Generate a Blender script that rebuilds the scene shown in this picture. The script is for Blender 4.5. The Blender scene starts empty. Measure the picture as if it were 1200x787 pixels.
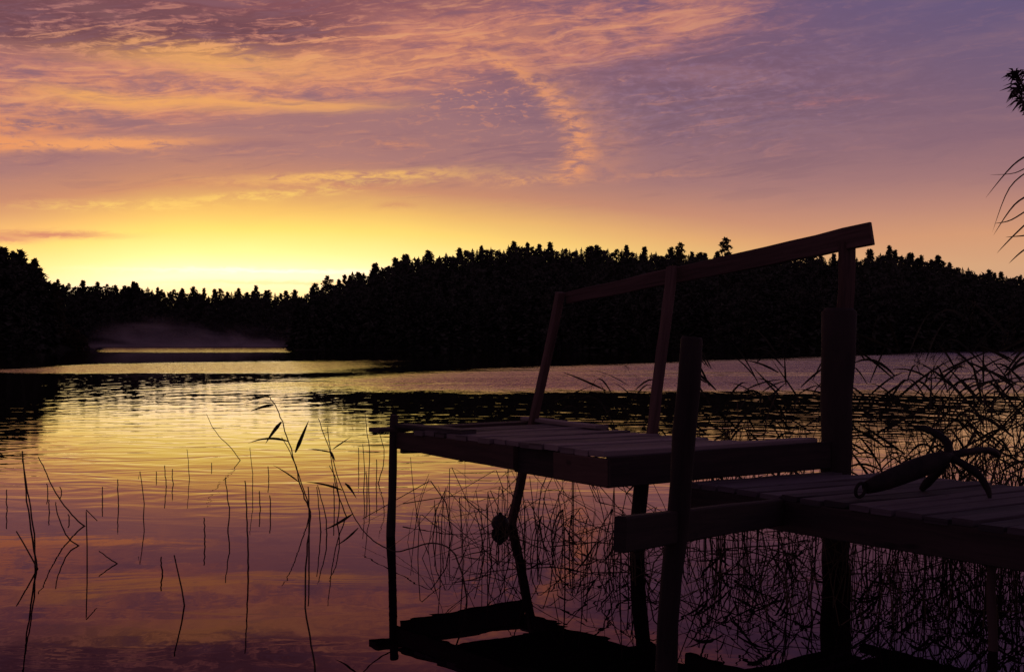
import bpy, bmesh, math, random
import numpy as np
from mathutils import Vector, Matrix

scene = bpy.context.scene
COL = scene.collection
RNG = random.Random(11)
F = 1445.0          # focal length in pixels of the 1200 px wide photograph
CAM_H = 1.40        # eye height above the lake
HORIZON = 402.0

def lin(c):
    r = []
    for v in c[:3]:
        v /= 255.0
        r.append(v / 12.92 if v <= .04045 else ((v + .055) / 1.055) ** 2.4)
    return tuple(r) + (1.0,)

def on_water(px, py):
    """the spot on the lake surface seen at a photo pixel"""
    y = F * CAM_H / (py - HORIZON)
    return Vector(((px - 600) / F * y, y, 0.0))

def at_depth(px, py, y):
    return Vector(((px - 600) / F * y, y, CAM_H - (py - HORIZON) / F * y))

# ---------------------------------------------------------------- camera, render
cam = bpy.data.cameras.new('camera')
cam.sensor_width = 36.0
cam.lens = 36.0 * F / 1200.0
cam.shift_y = 8.5 / 1200.0
cam.clip_start = .05
cam.clip_end = 9000
camo = bpy.data.objects.new('camera', cam)
COL.objects.link(camo)
camo.location = (0, 0, CAM_H)
camo.rotation_euler = (math.radians(90), 0, 0)
scene.camera = camo
scene.render.engine = 'CYCLES'
scene.view_settings.view_transform = 'Standard'
scene.view_settings.look = 'None'
scene.view_settings.exposure = 0
scene.view_settings.gamma = 1
scene.view_settings.use_curve_mapping = False
scene.cycles.max_bounces = 8
scene.cycles.diffuse_bounces = 3
scene.cycles.glossy_bounces = 4
scene.cycles.volume_bounces = 1
scene.cycles.volume_step_rate = 2.0

# ---------------------------------------------------------------- node helper
class Nd:
    """tiny expression builder for shader nodes"""
    def __init__(s, t): s.t = t
    def node(s, kind, **kw):
        n = s.t.nodes.new(kind)
        for k, v in kw.items(): setattr(n, k, v)
        return n
    def plug(s, sock, v):
        if isinstance(v, V): s.t.links.new(v.s, sock)
        elif hasattr(v, 'is_output'): s.t.links.new(v, sock)
        elif v is not None: sock.default_value = v
    def m(s, op, *a, clamp=False):
        n = s.node('ShaderNodeMath', operation=op, use_clamp=clamp)
        for i, v in enumerate(a): s.plug(n.inputs[i], v)
        return V(s, n.outputs[0])
    def xyz(s, x, y, z):
        n = s.node('ShaderNodeCombineXYZ')
        for i, v in enumerate((x, y, z)): s.plug(n.inputs[i], v)
        return n.outputs[0]
    def sep(s, v):
        n = s.node('ShaderNodeSeparateXYZ'); s.plug(n.inputs[0], v)
        return [V(s, o) for o in n.outputs]
    def noise(s, vec, scale=1.0, detail=4.0, rough=.55, dist=0.0, lac=2.0):
        n = s.node('ShaderNodeTexNoise')
        s.plug(n.inputs['Vector'], vec)
        for k, v in (('Scale', scale), ('Detail', detail), ('Roughness', rough), ('Distortion', dist), ('Lacunarity', lac)):
            s.plug(n.inputs[k], v)
        return V(s, n.outputs[0])
    def mix(s, f, a, b, mode='MIX'):
        n = s.node('ShaderNodeMix', data_type='RGBA', blend_type=mode)
        n.clamp_factor = True; n.clamp_result = False
        s.plug(n.inputs[0], f); s.plug(n.inputs[6], a); s.plug(n.inputs[7], b)
        return n.outputs[2]
    def ramp(s, f, stops, interp='LINEAR'):
        n = s.node('ShaderNodeValToRGB'); cr = n.color_ramp; cr.interpolation = interp
        while len(cr.elements) > 1: cr.elements.remove(cr.elements[-1])
        for i, (p, c) in enumerate(stops):
            e = cr.elements[0] if i == 0 else cr.elements.new(p)
            e.position = p; e.color = c
        s.plug(n.inputs[0], f)
        return n.outputs[0]
    def step(s, x, a, b):                     # smooth 0..1 between a and b (b may be < a)
        n = s.node('ShaderNodeMapRange', interpolation_type='SMOOTHSTEP')
        s.plug(n.inputs[0], x)
        if a < b:
            vals = (a, b, 0., 1.)
        else:
            vals = (b, a, 1., 0.)
        for i, v in enumerate(vals): n.inputs[i + 1].default_value = v
        return V(s, n.outputs[0])
class V:
    def __init__(s, n, sock): s.n, s.s = n, sock
    def __add__(s, o): return s.n.m('ADD', s, o)
    __radd__ = __add__
    def __sub__(s, o): return s.n.m('SUBTRACT', s, o)
    def __rsub__(s, o): return s.n.m('SUBTRACT', o, s)
    def __mul__(s, o): return s.n.m('MULTIPLY', s, o)
    __rmul__ = __mul__
    def __truediv__(s, o): return s.n.m('DIVIDE', s, o)
    def __neg__(s): return s.n.m('MULTIPLY', s, -1.0)
    def gauss(s, w):                          # exp(-(x/w)^2)
        q = s * (1.0 / w)
        return s.n.m('EXPONENT', -(q * q))
    def clip(s): return s.n.m('ADD', s, 0.0, clamp=True)

# ---------------------------------------------------------------- sky (world)
def build_sky():
    w = bpy.data.worlds.new('World'); scene.world = w
    w.use_nodes = True
    t = w.node_tree; t.nodes.clear(); N = Nd(t)
    tc = N.node('ShaderNodeTexCoord')
    x, y, z = N.sep(tc.outputs['Generated'])
    az = N.m('ARCTAN2', x, y) * 57.29578
    el = N.m('ARCSINE', z) * 57.29578
    # wind-torn warp of the whole cloud sheet
    base = N.xyz(az * .10, el * .34, 0.0)
    w1 = N.noise(base, 1.3, 3, .6) - .5
    w2 = N.noise(N.xyz(az * .11 + 31.0, el * .34, 3.0), 1.4, 3, .6) - .5
    a = az + w1 * 2.4
    e = el + w2 * 1.1
    sunw = (az + 12.5).gauss(21.5)
    sun_r = [(0, (252, 220, 120)), (.10, (252, 228, 135)), (.155, (255, 241, 168)), (.205, (254, 236, 132)),
             (.26, (250, 220, 106)), (.305, (240, 190, 102)), (.36, (205, 142, 106)), (.43, (170, 120, 116)),
             (.58, (152, 108, 116)), (.70, (166, 104, 102)), (.80, (145, 92, 98)), (1, (110, 78, 100))]
    far_r = [(0, (190, 150, 125)), (.12, (205, 160, 130)), (.17, (212, 164, 126)), (.235, (213, 154, 116)),
             (.30, (190, 136, 118)), (.36, (162, 118, 118)), (.44, (136, 102, 116)), (.55, (117, 94, 118)),
             (.68, (103, 88, 122)), (.80, (95, 85, 126)), (1, (80, 74, 118))]
    ef = e * .05
    el_soft = el * .05 + (ef - el * .05) * .45
    dz_ = (az + 12.0)
    cs = N.ramp(el_soft + dz_ * dz_ * .00016 + N.step(az, -14., -25.) * .05, [(p, lin(c)) for p, c in sun_r])
    cf = N.ramp(el_soft, [(p, lin(c)) for p, c in far_r])
    col = N.mix(sunw, cf, cs)

    # textures: long streaks, puffs (altocumulus) and fine fibres
    st = N.noise(N.xyz(a * .16 + e * -.05, e * .95, 0.0), 1.0, 7, .62, .4)
    pf = N.noise(N.xyz(a * .9, e * 2.6, 7.0), 1.0, 6, .65, .3)
    fb = N.noise(N.xyz(az * .55 + el * .9, el * 2.2 - az * .3, 2.0), 1.3, 6, .7, .9)
    fib = N.noise(N.xyz(a * .22 + e * .3, e * 3.4 - a * .45, 5.0), 1.0, 6, .62, .8)
    lit_warm = N.mix(sunw, lin((200, 124, 112)), lin((220, 140, 108)))
    lit_low = lin((252, 206, 104))

    # top sheet of glowing cloud, ragged below
    ec = N.m('MINIMUM', az * .165 + 13.95, az * .10 + 14.2)
    band = N.step(e - ec, -2.3, -1.0) * N.step(e - ec, 3.1, .4)
    fade_r = N.step(a, 15.0, 5.0)
    top = band * fade_r * N.step(st * .45 + pf * .2 + fb * .25 + fib * .2, .44, .64)
    col = N.mix((top * .85).clip(), col, lit_warm)
    # bright core streaks within it
    core = (e - ec + .35 - (st - .5) * 2.2).gauss(.75) * fade_r * N.step(st * .6 + fb * .4, .42, .66)
    col = N.mix((core * .65).clip(), col, N.mix(sunw, lin((210, 130, 106)), lin((232, 158, 102))))
    # long combed fibres and darker rose furrows running along the sheet
    fur = top * N.step(fib * .6 + pf * .4, .515, .40)
    col = N.mix((fur * .75).clip(), col, N.mix(sunw, lin((140, 92, 106)), lin((158, 98, 102))))
    ton = top * N.step(fib * .7 + st * .3, .53, .64)
    col = N.mix((ton * .7).clip(), col, N.mix(sunw, lin((218, 144, 116)), lin((240, 170, 110))))
    # lower bright rim of the sheet
    rim = (e - 10.9 - (st - .5) * .9 + az * -.012).gauss(.3) * N.step(az, -23.0, -19.0) * N.step(az, -3.0, -9.0)
    col = N.mix((rim * .75).clip(), col, lin((244, 172, 96)))
    gold = (e - 12.4 - (fib - .5) * 1.6 - az * -.02).gauss(.55) * (az + 14.5).gauss(5.5)
    col = N.mix((gold * .8).clip(), col, lin((246, 176, 98)))
    # dusky torn cloud in the upper corner
    dk = N.step(e - az * .05, 12.9, 14.4) * N.step(az, -4.0, -11.0)
    col = N.mix((dk * N.step(fb * .5 + fib * .5, .60, .47) * 1.0).clip(), col, lin((112, 70, 80)))
    dk2 = N.step(e, 14.0, 15.6) * N.step(az, 3.0, -7.0)
    col = N.mix((dk2 * N.step(st * .7 + fb * .3, .66, .42) * .7).clip(), col, lin((136, 82, 90)))
    # hook of puffs curling down to the right of the middle
    q = el - 9.0
    hc = 3.1 - q * q * .26
    hk = az - hc + (fb - .5) * 2.2 + w1 * .8
    hook = (hk.gauss(.62) + N.step(hk, -.2, .6) * N.step(hk, 3.8, .5) * .38) * N.step(el, 7.0, 8.0) * N.step(el, 14.2, 12.6)
    hook = hook * N.step(pf * .55 + fb * .45, .36, .60)
    col = N.mix((hook * 1.05).clip(), col, lin((228, 150, 104)))
    # loose puffs left of the hook
    ph = N.noise(N.xyz(a * 1.9, e * 4.6, 1.0), 1.0, 3, .55, .2)
    puffs = (az + 1.6).gauss(4.2) * (el - 11.2 + az * .09).gauss(1.5) * N.step(ph, .55, .68)
    col = N.mix((puffs * .8).clip(), col, lin((214, 138, 106)))
    # violet-grey mottling to the right of it
    mot = (az - 9.0).gauss(7.5) * (el - 11.6).gauss(2.4)
    col = N.mix((mot * N.step(fb * .6 + ph * .4, .42, .66) * .40).clip(), col, lin((142, 116, 150)))
    col = N.mix((mot * N.step(ph * .4 + st * .6, .60, .40) * .42).clip(), col, lin((104, 76, 98)))
    col = N.mix((mot * N.step(pf * .5 + fb * .5, .585, .66) * .45).clip(), col, lin((186, 122, 112)))
    # faint combed wisps over the whole upper sky
    wv = N.step(el, 5.5, 8.5) * (N.step(az, 17., 7.) * .75 + .25) * (1.0 - hook.clip() * .8)
    col = N.mix((wv * N.step(fib * .55 + fb * .45, .515, .64) * .42).clip(), col, N.mix(sunw, lin((178, 122, 120)), lin((206, 138, 110))))
    col = N.mix((wv * N.step(fib * .5 + st * .5, .49, .38) * .40).clip(), col, N.mix(sunw, lin((96, 76, 102)), lin((138, 98, 112))))
    # bright low streaks
    def streak(col, a0, e0, la, we, slope, c, k, rag=1.0, th=(.42, .6)):
        d = el - e0 - (az - a0) * slope + (st - .5) * rag + (fb - .5) * .5
        mk = d.gauss(we) * (az - a0).gauss(la) * N.step(pf * .5 + fb * .5, *th)
        return N.mix((mk * k).clip(), col, lin(c))
    col = streak(col, -19.0, 8.7, 4.6, .26, .06, (236, 158, 102), 1.3, .6, (.34, .5))
    col = streak(col, -22.6, 8.5, 2.2, .35, .10, (232, 150, 100), 1.1, .6, (.36, .52))
    col = streak(col, -22.0, 9.3, 2.4, .30, .03, (222, 142, 100), 1.0, .7, (.38, .54))
    col = streak(col, -7.5, 7.6, 5.0, .24, .05, (248, 190, 104), .95, .8, (.36, .56))
    col = streak(col, -11.5, 6.75, 5.5, .22, .10, (250, 204, 106), .85, .8)
    col = streak(col, -17.0, 6.1, 4.0, .20, .04, (250, 206, 108), .8, .7)
    col = streak(col, .5, 7.6, 2.4, .22, .0, (236, 166, 106), .7)
    col = streak(col, -5.6, 9.15, 1.6, .20, .02, (208, 136, 106), .75)
    col = streak(col, 14.0, 10.7, 3.0, .2, .03, (176, 112, 112), .5)
    col = streak(col, 6.2, 7.7, 3.4, .16, .01, (204, 138, 112), .5)
    # thin grey bars low on the left
    col = streak(col, -20.6, 4.72, 2.5, .16, .015, (196, 128, 98), .95, .25, (.22, .42))
    col = streak(col, -22.6, 4.45, 1.5, .16, .0, (200, 130, 100), .8, .25, (.22, .42))
    col = streak(col, -5.4, 6.4, .8, .14, .03, (206, 144, 104), .7, .3, (.3, .5))
    col = streak(col, -9.0, 2.75, 6.5, .10, .004, (246, 214, 124), .7, .2, (.2, .4))
    col = streak(col, -11.0, 3.3, 6.0, .10, .004, (255, 246, 196), .6, .2, (.2, .4))
    # large-scale unevenness of the veil
    col = N.mix(((st - .5) * N.step(el, 6.0, 9.0) * .8).clip(), col, lin((178, 128, 122)))
    # the afterglow itself is brighter than the film could hold
    hot = (az + 12.5).gauss(15.0) * (el - 3.0).gauss(2.0)
    col = N.mix(1.0, col, N.ramp(hot, [(0, (1, 1, 1, 1)), (1, (1.48, 1.24, 1.72, 1))]), 'MULTIPLY')
    # above the picture the sky turns slate violet, behind the camera it is dusk
    zen = N.ramp(el * (1 / 90.0), [(0, lin((100, 72, 92))), (.3, lin((76, 54, 74))), (1, lin((50, 40, 62)))])
    col = N.mix(N.step(el, 16.5, 34.0), col, zen)
    back = N.ramp(el * (1 / 90.0), [(0, lin((104, 80, 98))), (.2, lin((84, 66, 92))), (1, lin((48, 40, 62)))])
    col = N.mix(N.step(N.m('ABSOLUTE', az), 38.0, 95.0), col, back)
    col = N.mix(N.step(z, 0.0, -.02), col, (.006, .004, .006, 1))
    bg = N.node('ShaderNodeBackground'); N.plug(bg.inputs[0], col); bg.inputs[1].default_value = 1.0
    sk = N.node('ShaderNodeTexSky', sky_type='NISHITA'); sk.sun_disc = False
    sk.sun_elevation = math.radians(1.0); sk.sun_rotation = math.radians(-14.5)
    bg2 = N.node('ShaderNodeBackground'); N.plug(bg2.inputs[0], sk.outputs[0]); bg2.inputs[1].default_value = .004
    ad = N.node('ShaderNodeAddShader')
    t.links.new(bg.outputs[0], ad.inputs[0]); t.links.new(bg2.outputs[0], ad.inputs[1])
    out = N.node('ShaderNodeOutputWorld'); t.links.new(ad.outputs[0], out.inputs[0])
    w.cycles.sampling_method = 'MANUAL'; w.cycles.sample_map_resolution = 512
build_sky()

sun = bpy.data.lights.new('sun', 'SUN'); sun.energy = .2; sun.angle = math.radians(.5); sun.color = (1, .62, .32)
so = bpy.data.objects.new('sun', sun); COL.objects.link(so)
_d = Vector((math.sin(math.radians(-14.5)), math.cos(math.radians(-14.5)), math.tan(math.radians(.35))))
so.rotation_euler = _d.to_track_quat('Z', 'Y').to_euler()

# ---------------------------------------------------------------- materials
def new_mat(name):
    m = bpy.data.materials.new(name); m.use_nodes = True
    t = m.node_tree; N = Nd(t)
    return m, N, t.nodes['Principled BSDF']

def wood_mat(name, c1, c2, rough=.8, axis='obj', grain=(2., 30., 30.), bump=.25, spec=.25):
    m, N, b = new_mat(name)
    tc = N.node('ShaderNodeTexCoord')
    x, y, z = N.sep(tc.outputs['UV'])
    rnd = N.node('ShaderNodeAttribute', attribute_name='board')
    r = V(N, rnd.outputs['Fac'])
    vec = N.xyz(x * grain[0], y * grain[1], r * 37.0)
    g = N.noise(vec, 1.0, 6, .65, .6)
    g2 = N.noise(N.xyz(x * grain[0] * .25, y * 4.0, r * 11.0), 1.0, 3, .5)
    knots = N.noise(N.xyz(x * 5.0, y * 9.0, r * 5.0), 1.0, 1, .5)
    f = g * .7 + g2 * .45 + (r - .5) * .5 - .08
    col = N.ramp(f, [(.22, lin(c1)), (.75, lin(c2))])
    col = N.mix(N.step(knots, .72, .80) * .7, col, lin(tuple(v * .45 for v in c1)))
    N.plug(b.inputs['Base Color'], col)
    b.inputs['Roughness'].default_value = rough
    b.inputs['Specular IOR Level'].default_value = spec
    bp = N.node('ShaderNodeBump'); bp.inputs['Strength'].default_value = bump; bp.inputs['Distance'].default_value = .004
    N.plug(bp.inputs['Height'], g); N.t.links.new(bp.outputs[0], b.inputs['Normal'])
    return m

def plain_mat(name, c1, c2, scale=8.0, rough=.75, bump=0.0, spec=.3, metal=0.0):
    m, N, b = new_mat(name)
    tc = N.node('ShaderNodeTexCoord')
    n = N.noise(tc.outputs['Object'], scale, 5, .6)
    N.plug(b.inputs['Base Color'], N.ramp(n, [(.3, lin(c1)), (.7, lin(c2))]))
    b.inputs['Roughness'].default_value = rough
    b.inputs['Specular IOR Level'].default_value = spec
    b.inputs['Metallic'].default_value = metal
    if bump:
        bp = N.node('ShaderNodeBump'); bp.inputs['Strength'].default_value = bump; bp.inputs['Distance'].default_value = .01
        N.plug(bp.inputs['Height'], n); N.t.links.new(bp.outputs[0], b.inputs['Normal'])
    return m

def foliage_mat(name, c1, c2):
    m, N, b = new_mat(name)
    oi = N.node('ShaderNodeObjectInfo'); geo = N.node('ShaderNodeNewGeometry')
    n = N.noise(geo.outputs['Position'], .35, 4, .6)
    f = n * .7 + V(N, oi.outputs['Random']) * .3
    N.plug(b.inputs['Base Color'], N.ramp(f, [(.3, lin(c1)), (.75, lin(c2))]))
    b.inputs['Roughness'].default_value = .85
    b.inputs['Specular IOR Level'].default_value = .1
    return m

# ---------------------------------------------------------------- object helpers
def tag(o, label=None, cat=None, group=None, kind=None):
    if label: o['label'] = label
    if cat: o['category'] = cat
    if group: o['group'] = group
    if kind: o['kind'] = kind
    return o

def empty(name, loc=(0, 0, 0)):
    o = bpy.data.objects.new(name, None); COL.objects.link(o); o.location = loc
    o.empty_display_size = .1
    return o

class MB:
    """collects shapes and links them as ONE mesh object"""
    def __init__(s): s.v, s.f, s.uv, s.bd, s.sm = [], [], [], [], []
    def face(s, idx, uv=None, bd=0., smooth=False):
        s.f.append(idx); s.uv.append(uv or [(0, 0)] * len(idx)); s.bd.append(bd); s.sm.append(smooth)
    def tube(s, pts, rad, seg=6, bd=0., smooth=True, cap=True):
        pts = [Vector(p) for p in pts]
        if not hasattr(rad, '__len__'): rad = [rad] * len(pts)
        rings = []; prev = None
        L = 0.
        for i, p in enumerate(pts):
            a = pts[max(i - 1, 0)]; b = pts[min(i + 1, len(pts) - 1)]
            d = (b - a).normalized()
            if prev is None:
                up = Vector((0, 0, 1)) if abs(d.z) < .9 else Vector((1, 0, 0))
                n1 = d.cross(up).normalized()
            else:
                n1 = (prev - d * prev.dot(d)).normalized()
            prev = n1; n2 = d.cross(n1)
            if i: L += (pts[i] - pts[i - 1]).length
            base = len(s.v)
            for k in range(seg):
                an = 2 * math.pi * k / seg
                s.v.append(p + (n1 * math.cos(an) + n2 * math.sin(an)) * rad[i])
            rings.append((base, L))
        for (b0, l0), (b1, l1) in zip(rings, rings[1:]):
            for k in range(seg):
                k2 = (k + 1) % seg
                c = .02 * 6 / seg
                s.face((b0 + k, b0 + k2, b1 + k2, b1 + k), [(l0, k * c), (l0, (k + 1) * c), (l1, (k + 1) * c), (l1, k * c)], bd, smooth)
        if cap:
            b0 = rings[0][0]; b1 = rings[-1][0]
            s.face(tuple(range(b0 + seg - 1, b0 - 1, -1)), [(0, 0)] * seg, bd)
            s.face(tuple(range(b1, b1 + seg)), [(0, 0)] * seg, bd)
        return s
    def beam(s, p0, p1, side, w, h, w1=None, h1=None, bd=0., n=1, jit=0., rng=RNG, top_align=False, chamfer=.12):
        """board from p0 to p1 (centre lines); side: horizontal width direction; chamfered section"""
        p0, p1, side = Vector(p0), Vector(p1), Vector(side).normalized()
        w1 = w if w1 is None else w1; h1 = h if h1 is None else h1
        d = (p1 - p0); L = d.length; d.normalize()
        up = side.cross(d).normalized()
        if up.z < 0: up = -up
        rings = []
        for i in range(n + 1):
            f = i / n
            c = p0.lerp(p1, f); W = w + (w1 - w) * f; H = h + (h1 - h) * f
            ch = min(W, H) * chamfer
            j = lambda: rng.uniform(-jit, jit)
            oj, uj = j(), j()
            prof = [(-W / 2 + ch, -H / 2), (W / 2 - ch, -H / 2), (W / 2, -H / 2 + ch), (W / 2, H / 2 - ch),
                    (W / 2 - ch, H / 2), (-W / 2 + ch, H / 2), (-W / 2, H / 2 - ch), (-W / 2, -H / 2 + ch)]
            base = len(s.v)
            for a, b in prof:
                s.v.append(c + side * (a + oj + j() * .5) + up * (b + uj + j() * .5))
            rings.append((base, f * L))
        per = [0]
        for k in range(8):
            a, b = prof[k], prof[(k + 1) % 8]
            per.append(per[-1] + math.hypot(a[0] - b[0], a[1] - b[1]))
        for (b0, l0), (b1, l1) in zip(rings, rings[1:]):
            for k in range(8):
                k2 = (k + 1) % 8
                s.face((b0 + k, b1 + k, b1 + k2, b0 + k2), [(l0, per[k]), (l1, per[k]), (l1, per[k + 1]), (l0, per[k + 1])], bd)
        b0, b1 = rings[0][0], rings[-1][0]
        pu = [(a * .1, b) for a, b in prof]
        s.face(tuple(b0 + k for k in range(8)), pu, bd)
        s.face(tuple(b1 + 7 - k for k in range(8)), pu[::-1], bd)
        return s
    def blade(s, pts, width, side, bd=0., fold=.25):
        """a tapering leaf: two strips folded along the midrib"""
        pts = [Vector(p) for p in pts]; side = Vector(side).normalized(); n = len(pts)
        base = len(s.v)
        for i, p in enumerate(pts):
            f = i / (n - 1)
            w = width * (min(1, .35 + f * 2.6) * (1 - f ** 2.2) + .03)
            a = pts[max(i - 1, 0)]; b = pts[min(i + 1, n - 1)]
            d = (b - a).normalized(); sd = (side - d * side.dot(d)).normalized(); nn = sd.cross(d)
            s.v += [p + sd * w * .5 + nn * w * fold, p, p - sd * w * .5 + nn * w * fold]
        for i in range(n - 1):
            b0 = base + 3 * i
            for k in (0, 1):
                s.face((b0 + k, b0 + k + 1, b0 + k + 4, b0 + k + 3), None, bd, True)
        return s
    def mesh(s, name, mat):
        me = bpy.data.meshes.new(name)
        me.from_pydata([tuple(v) for v in s.v], [], s.f)
        me.materials.append(mat)
        uvl = me.uv_layers.new(name='UVMap')
        uvl.data.foreach_set('uv', [c for u in s.uv for p in u for c in p])
        at = me.attributes.new('board', 'FLOAT', 'FACE')
        at.data.foreach_set('value', s.bd)
        me.polygons.foreach_set('use_smooth', s.sm)
        me.update()
        return me
    def build(s, name, mat, parent=None, origin=None):
        if origin is not None:
            o3 = Vector(origin); s.v = [Vector(v) - o3 for v in s.v]
        o = bpy.data.objects.new(name, s.mesh(name, mat)); COL.objects.link(o)
        if origin is not None: o.location = origin
        if parent: o.parent = parent
        return o

def np_object(name, verts, faces, mat, smooth=False):
    me = bpy.data.meshes.new(name)
    verts = np.asarray(verts, np.float32); faces = np.asarray(faces, np.int32)
    k = faces.shape[1]
    me.vertices.add(len(verts)); me.vertices.foreach_set('co', verts.ravel())
    me.loops.add(faces.size); me.loops.foreach_set('vertex_index', faces.ravel())
    me.polygons.add(len(faces)); me.polygons.foreach_set('loop_start', np.arange(0, faces.size, k, dtype=np.int32))
    me.update(calc_edges=True); me.validate()
    me.polygons.foreach_set('use_smooth', [smooth] * len(me.polygons))
    me.materials.append(mat)
    o = bpy.data.objects.new(name, me); COL.objects.link(o)
    return o
# ---------------------------------------------------------------- lake
def lake_mat():
    m, N, b = new_mat('lake_water')
    geo = N.node('ShaderNodeNewGeometry')
    X, Y, Z = N.sep(geo.outputs['Position'])
    b.inputs['Base Color'].default_value = (.004, .004, .006, 1)
    b.inputs['Roughness'].default_value = .0
    b.inputs['IOR'].default_value = 1.25
    # the wind touches the lake in patches: masks in metres on the water
    wob = (N.noise(N.xyz(X * .05, Y * .03, 0.), 1.0, 3, .5) - .5)
    wf = (N.noise(N.xyz(X * .35, Y * .22, 2.), 1.0, 4, .6) - .5)
    Yw = Y + wob * Y * .30 + wf * Y * .16
    edge = X + wob * 14.0 + wf * 3.0
    b1 = N.step(Yw, 54., 60.) * N.step(Yw - X * .9, 122., 100.) * N.step(edge, -29., -25.) * N.step(edge + Y * .0, -4., -14.)
    calmst = N.noise(N.xyz(X * .05 + 5., Y * .20, 3.), 1.0, 3, .55)
    b2 = N.step(Yw, 32., 43.) * N.step(Yw - X * 1.9, 78., 48.) * N.step(edge, -12., 0.) * (N.step(calmst, .36, .50) * .72 + .28)
    b3 = N.step(Yw, 170., 205.) * N.step(X / Y, -.345, -.325) * N.step(X / Y, -.13, -.16)
    ruff = N.m('MAXIMUM', N.m('MAXIMUM', b1, b2), b3)
    calm = N.step(Y, 9., 16.) * .85 + .15
    mid = N.step(Y, 16., 32.)
    # swell lines lying across the view, cross ripples, wind ruffle
    band_near = N.step(Y, 8., 13.) * N.step(Y, 34., 20.)
    h1 = (N.noise(N.xyz(X * .9, Y * 1.6, 0.), 1.0, 2, .45, 1.2) - .5) * (band_near * .0060 + .0010)
    h2 = (N.noise(N.xyz(X * 1.5, Y * .66, 4.), 1.0, 2, .5) - .5) * mid * (.0165 + .016 * N.step(X / Y, -.14, .0))
    h3 = (N.noise(N.xyz(X * .16, Y * .35, 9.), 1.0, 2, .5) - .5) * .005
    h4 = (N.noise(N.xyz(X * 9.0, Y * 3.6, 1.), 1.0, 2, .5) - .5) * ((ruff * .014 + b2 * .030) + .0002)
    h5 = (N.noise(N.xyz(X * 2.4, Y * .5, 6.), 1.0, 2, .5) - .5) * (ruff * .06 + b2 * .085)
    bp = N.node('ShaderNodeBump'); bp.inputs['Strength'].default_value = 1.0; bp.inputs['Distance'].default_value = 1.0
    N.plug(bp.inputs['Height'], h1 + h2 + h3 + h4 + h5)
    # tilt added to the normals so ruffled patches mirror higher sky
    vadd = N.node('ShaderNodeVectorMath', operation='ADD')
    N.t.links.new(bp.outputs[0], vadd.inputs[0])
    N.plug(vadd.inputs[1], N.xyz(0.0, -(N.m('MAXIMUM', b1, b3) * .030) - b2 * .098, 0.0))
    vn = N.node('ShaderNodeVectorMath', operation='NORMALIZE'); N.t.links.new(vadd.outputs[0], vn.inputs[0])
    # peat-dark lake: a Fresnel mirror over black water, a colour ramp dims and reddens its reflections at steep angles
    N.t.nodes.remove(b)
    fr = N.node('ShaderNodeFresnel'); fr.inputs['IOR'].default_value = 1.32
    N.t.links.new(vn.outputs[0], fr.inputs['Normal'])
    gl = N.node('ShaderNodeBsdfGlossy'); gl.inputs['Roughness'].default_value = 0.0
    N.plug(gl.inputs['Color'], N.ramp(fr.outputs[0], [(.2, (.56, .39, .55, 1)), (.36, (.72, .51, .64, 1)), (.52, (.97, .78, .82, 1)), (.60, (1, .96, .82, 1)), (.8, (1, .98, .95, 1))]))
    N.t.links.new(vn.outputs[0], gl.inputs['Normal'])
    df = N.node('ShaderNodeBsdfDiffuse'); df.inputs['Color'].default_value = (.006, .004, .005, 1)
    mx = N.node('ShaderNodeMixShader')
    N.t.links.new(fr.outputs[0], mx.inputs[0]); N.t.links.new(df.outputs[0], mx.inputs[1]); N.t.links.new(gl.outputs[0], mx.inputs[2])
    N.t.links.new(mx.outputs[0], N.t.nodes['Material Output'].inputs['Surface'])
    return m
LAKE = lake_mat()
gx = np.concatenate([[-4000, -1500, -600, -250, -100], np.linspace(-40, 40, 21), [100, 250, 600, 1500, 4000]])
gy = np.concatenate([[-200, -60, -20], np.linspace(0, 60, 21), [100, 180, 300, 600, 1500, 4500]])
vv = [(x, y, 0) for y in gy for x in gx]
nx = len(gx)
ff = [(j * nx + i, j * nx + i + 1, (j + 1) * nx + i + 1, (j + 1) * nx + i) for j in range(len(gy) - 1) for i in range(nx - 1)]
tag(np_object('lake', vv, ff, LAKE), kind='structure')

# ---------------------------------------------------------------- skyline read as heights on the far shores
SKY = [(-260, 270), (-120, 280), (-40, 288), (0, 292), (15, 294), (26, 295), (40, 304), (50, 322), (60, 330), (90, 331), (120, 331), (140, 335),
       (160, 332), (180, 337), (225, 341), (300, 340), (345, 343), (357, 340), (370, 335), (390, 328), (413, 322), (440, 311),
       (460, 303), (500, 295), (540, 290), (570, 287), (600, 284), (640, 287), (700, 288), (740, 290), (765, 292), (800, 293),
       (830, 297), (880, 294), (930, 296), (960, 299), (1000, 299), (1040, 293), (1060, 297), (1100, 303), (1150, 314), (1180, 320),
       (1200, 318), (1300, 322), (1460, 326)]
def sky_y(px):
    for (x0, y0), (x1, y1) in zip(SKY, SKY[1:]):
        if x0 <= px <= x1: return y0 + (y1 - y0) * (px - x0) / (x1 - x0)
    return SKY[-1][1] if px > 0 else SKY[0][1]
def sstep(x, a, b):
    t = min(1, max(0, (x - a) / (b - a))); return t * t * (3 - 2 * t)
def shore(px):          # distance of the waterline along the ray of a pixel column
    left = 200 + 22 * sstep(px, 30, 66)
    right = 238 - 16 * sstep(px, 350, 900)
    if px < 66: return left
    if px > 346: return right
    return 520
def ridge(px):
    if px < 66: return 228.
    if px > 346: return 258 + 85 * sstep(px, 350, 560) - 20 * sstep(px, 900, 1200)
    return 560.
TREE_H = lambda px: 15.0 if px < 46 else 15.0 - 6.0 * sstep(px, 46, 64) if px < 66 else (18.0 if px < 350 else 12.0 + 3.0 * sstep(px, 350, 480))
def crest(px):
    R = ridge(px)
    return max(.4, CAM_H + (HORIZON - sky_y(px)) / F * R - TREE_H(px))
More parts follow.
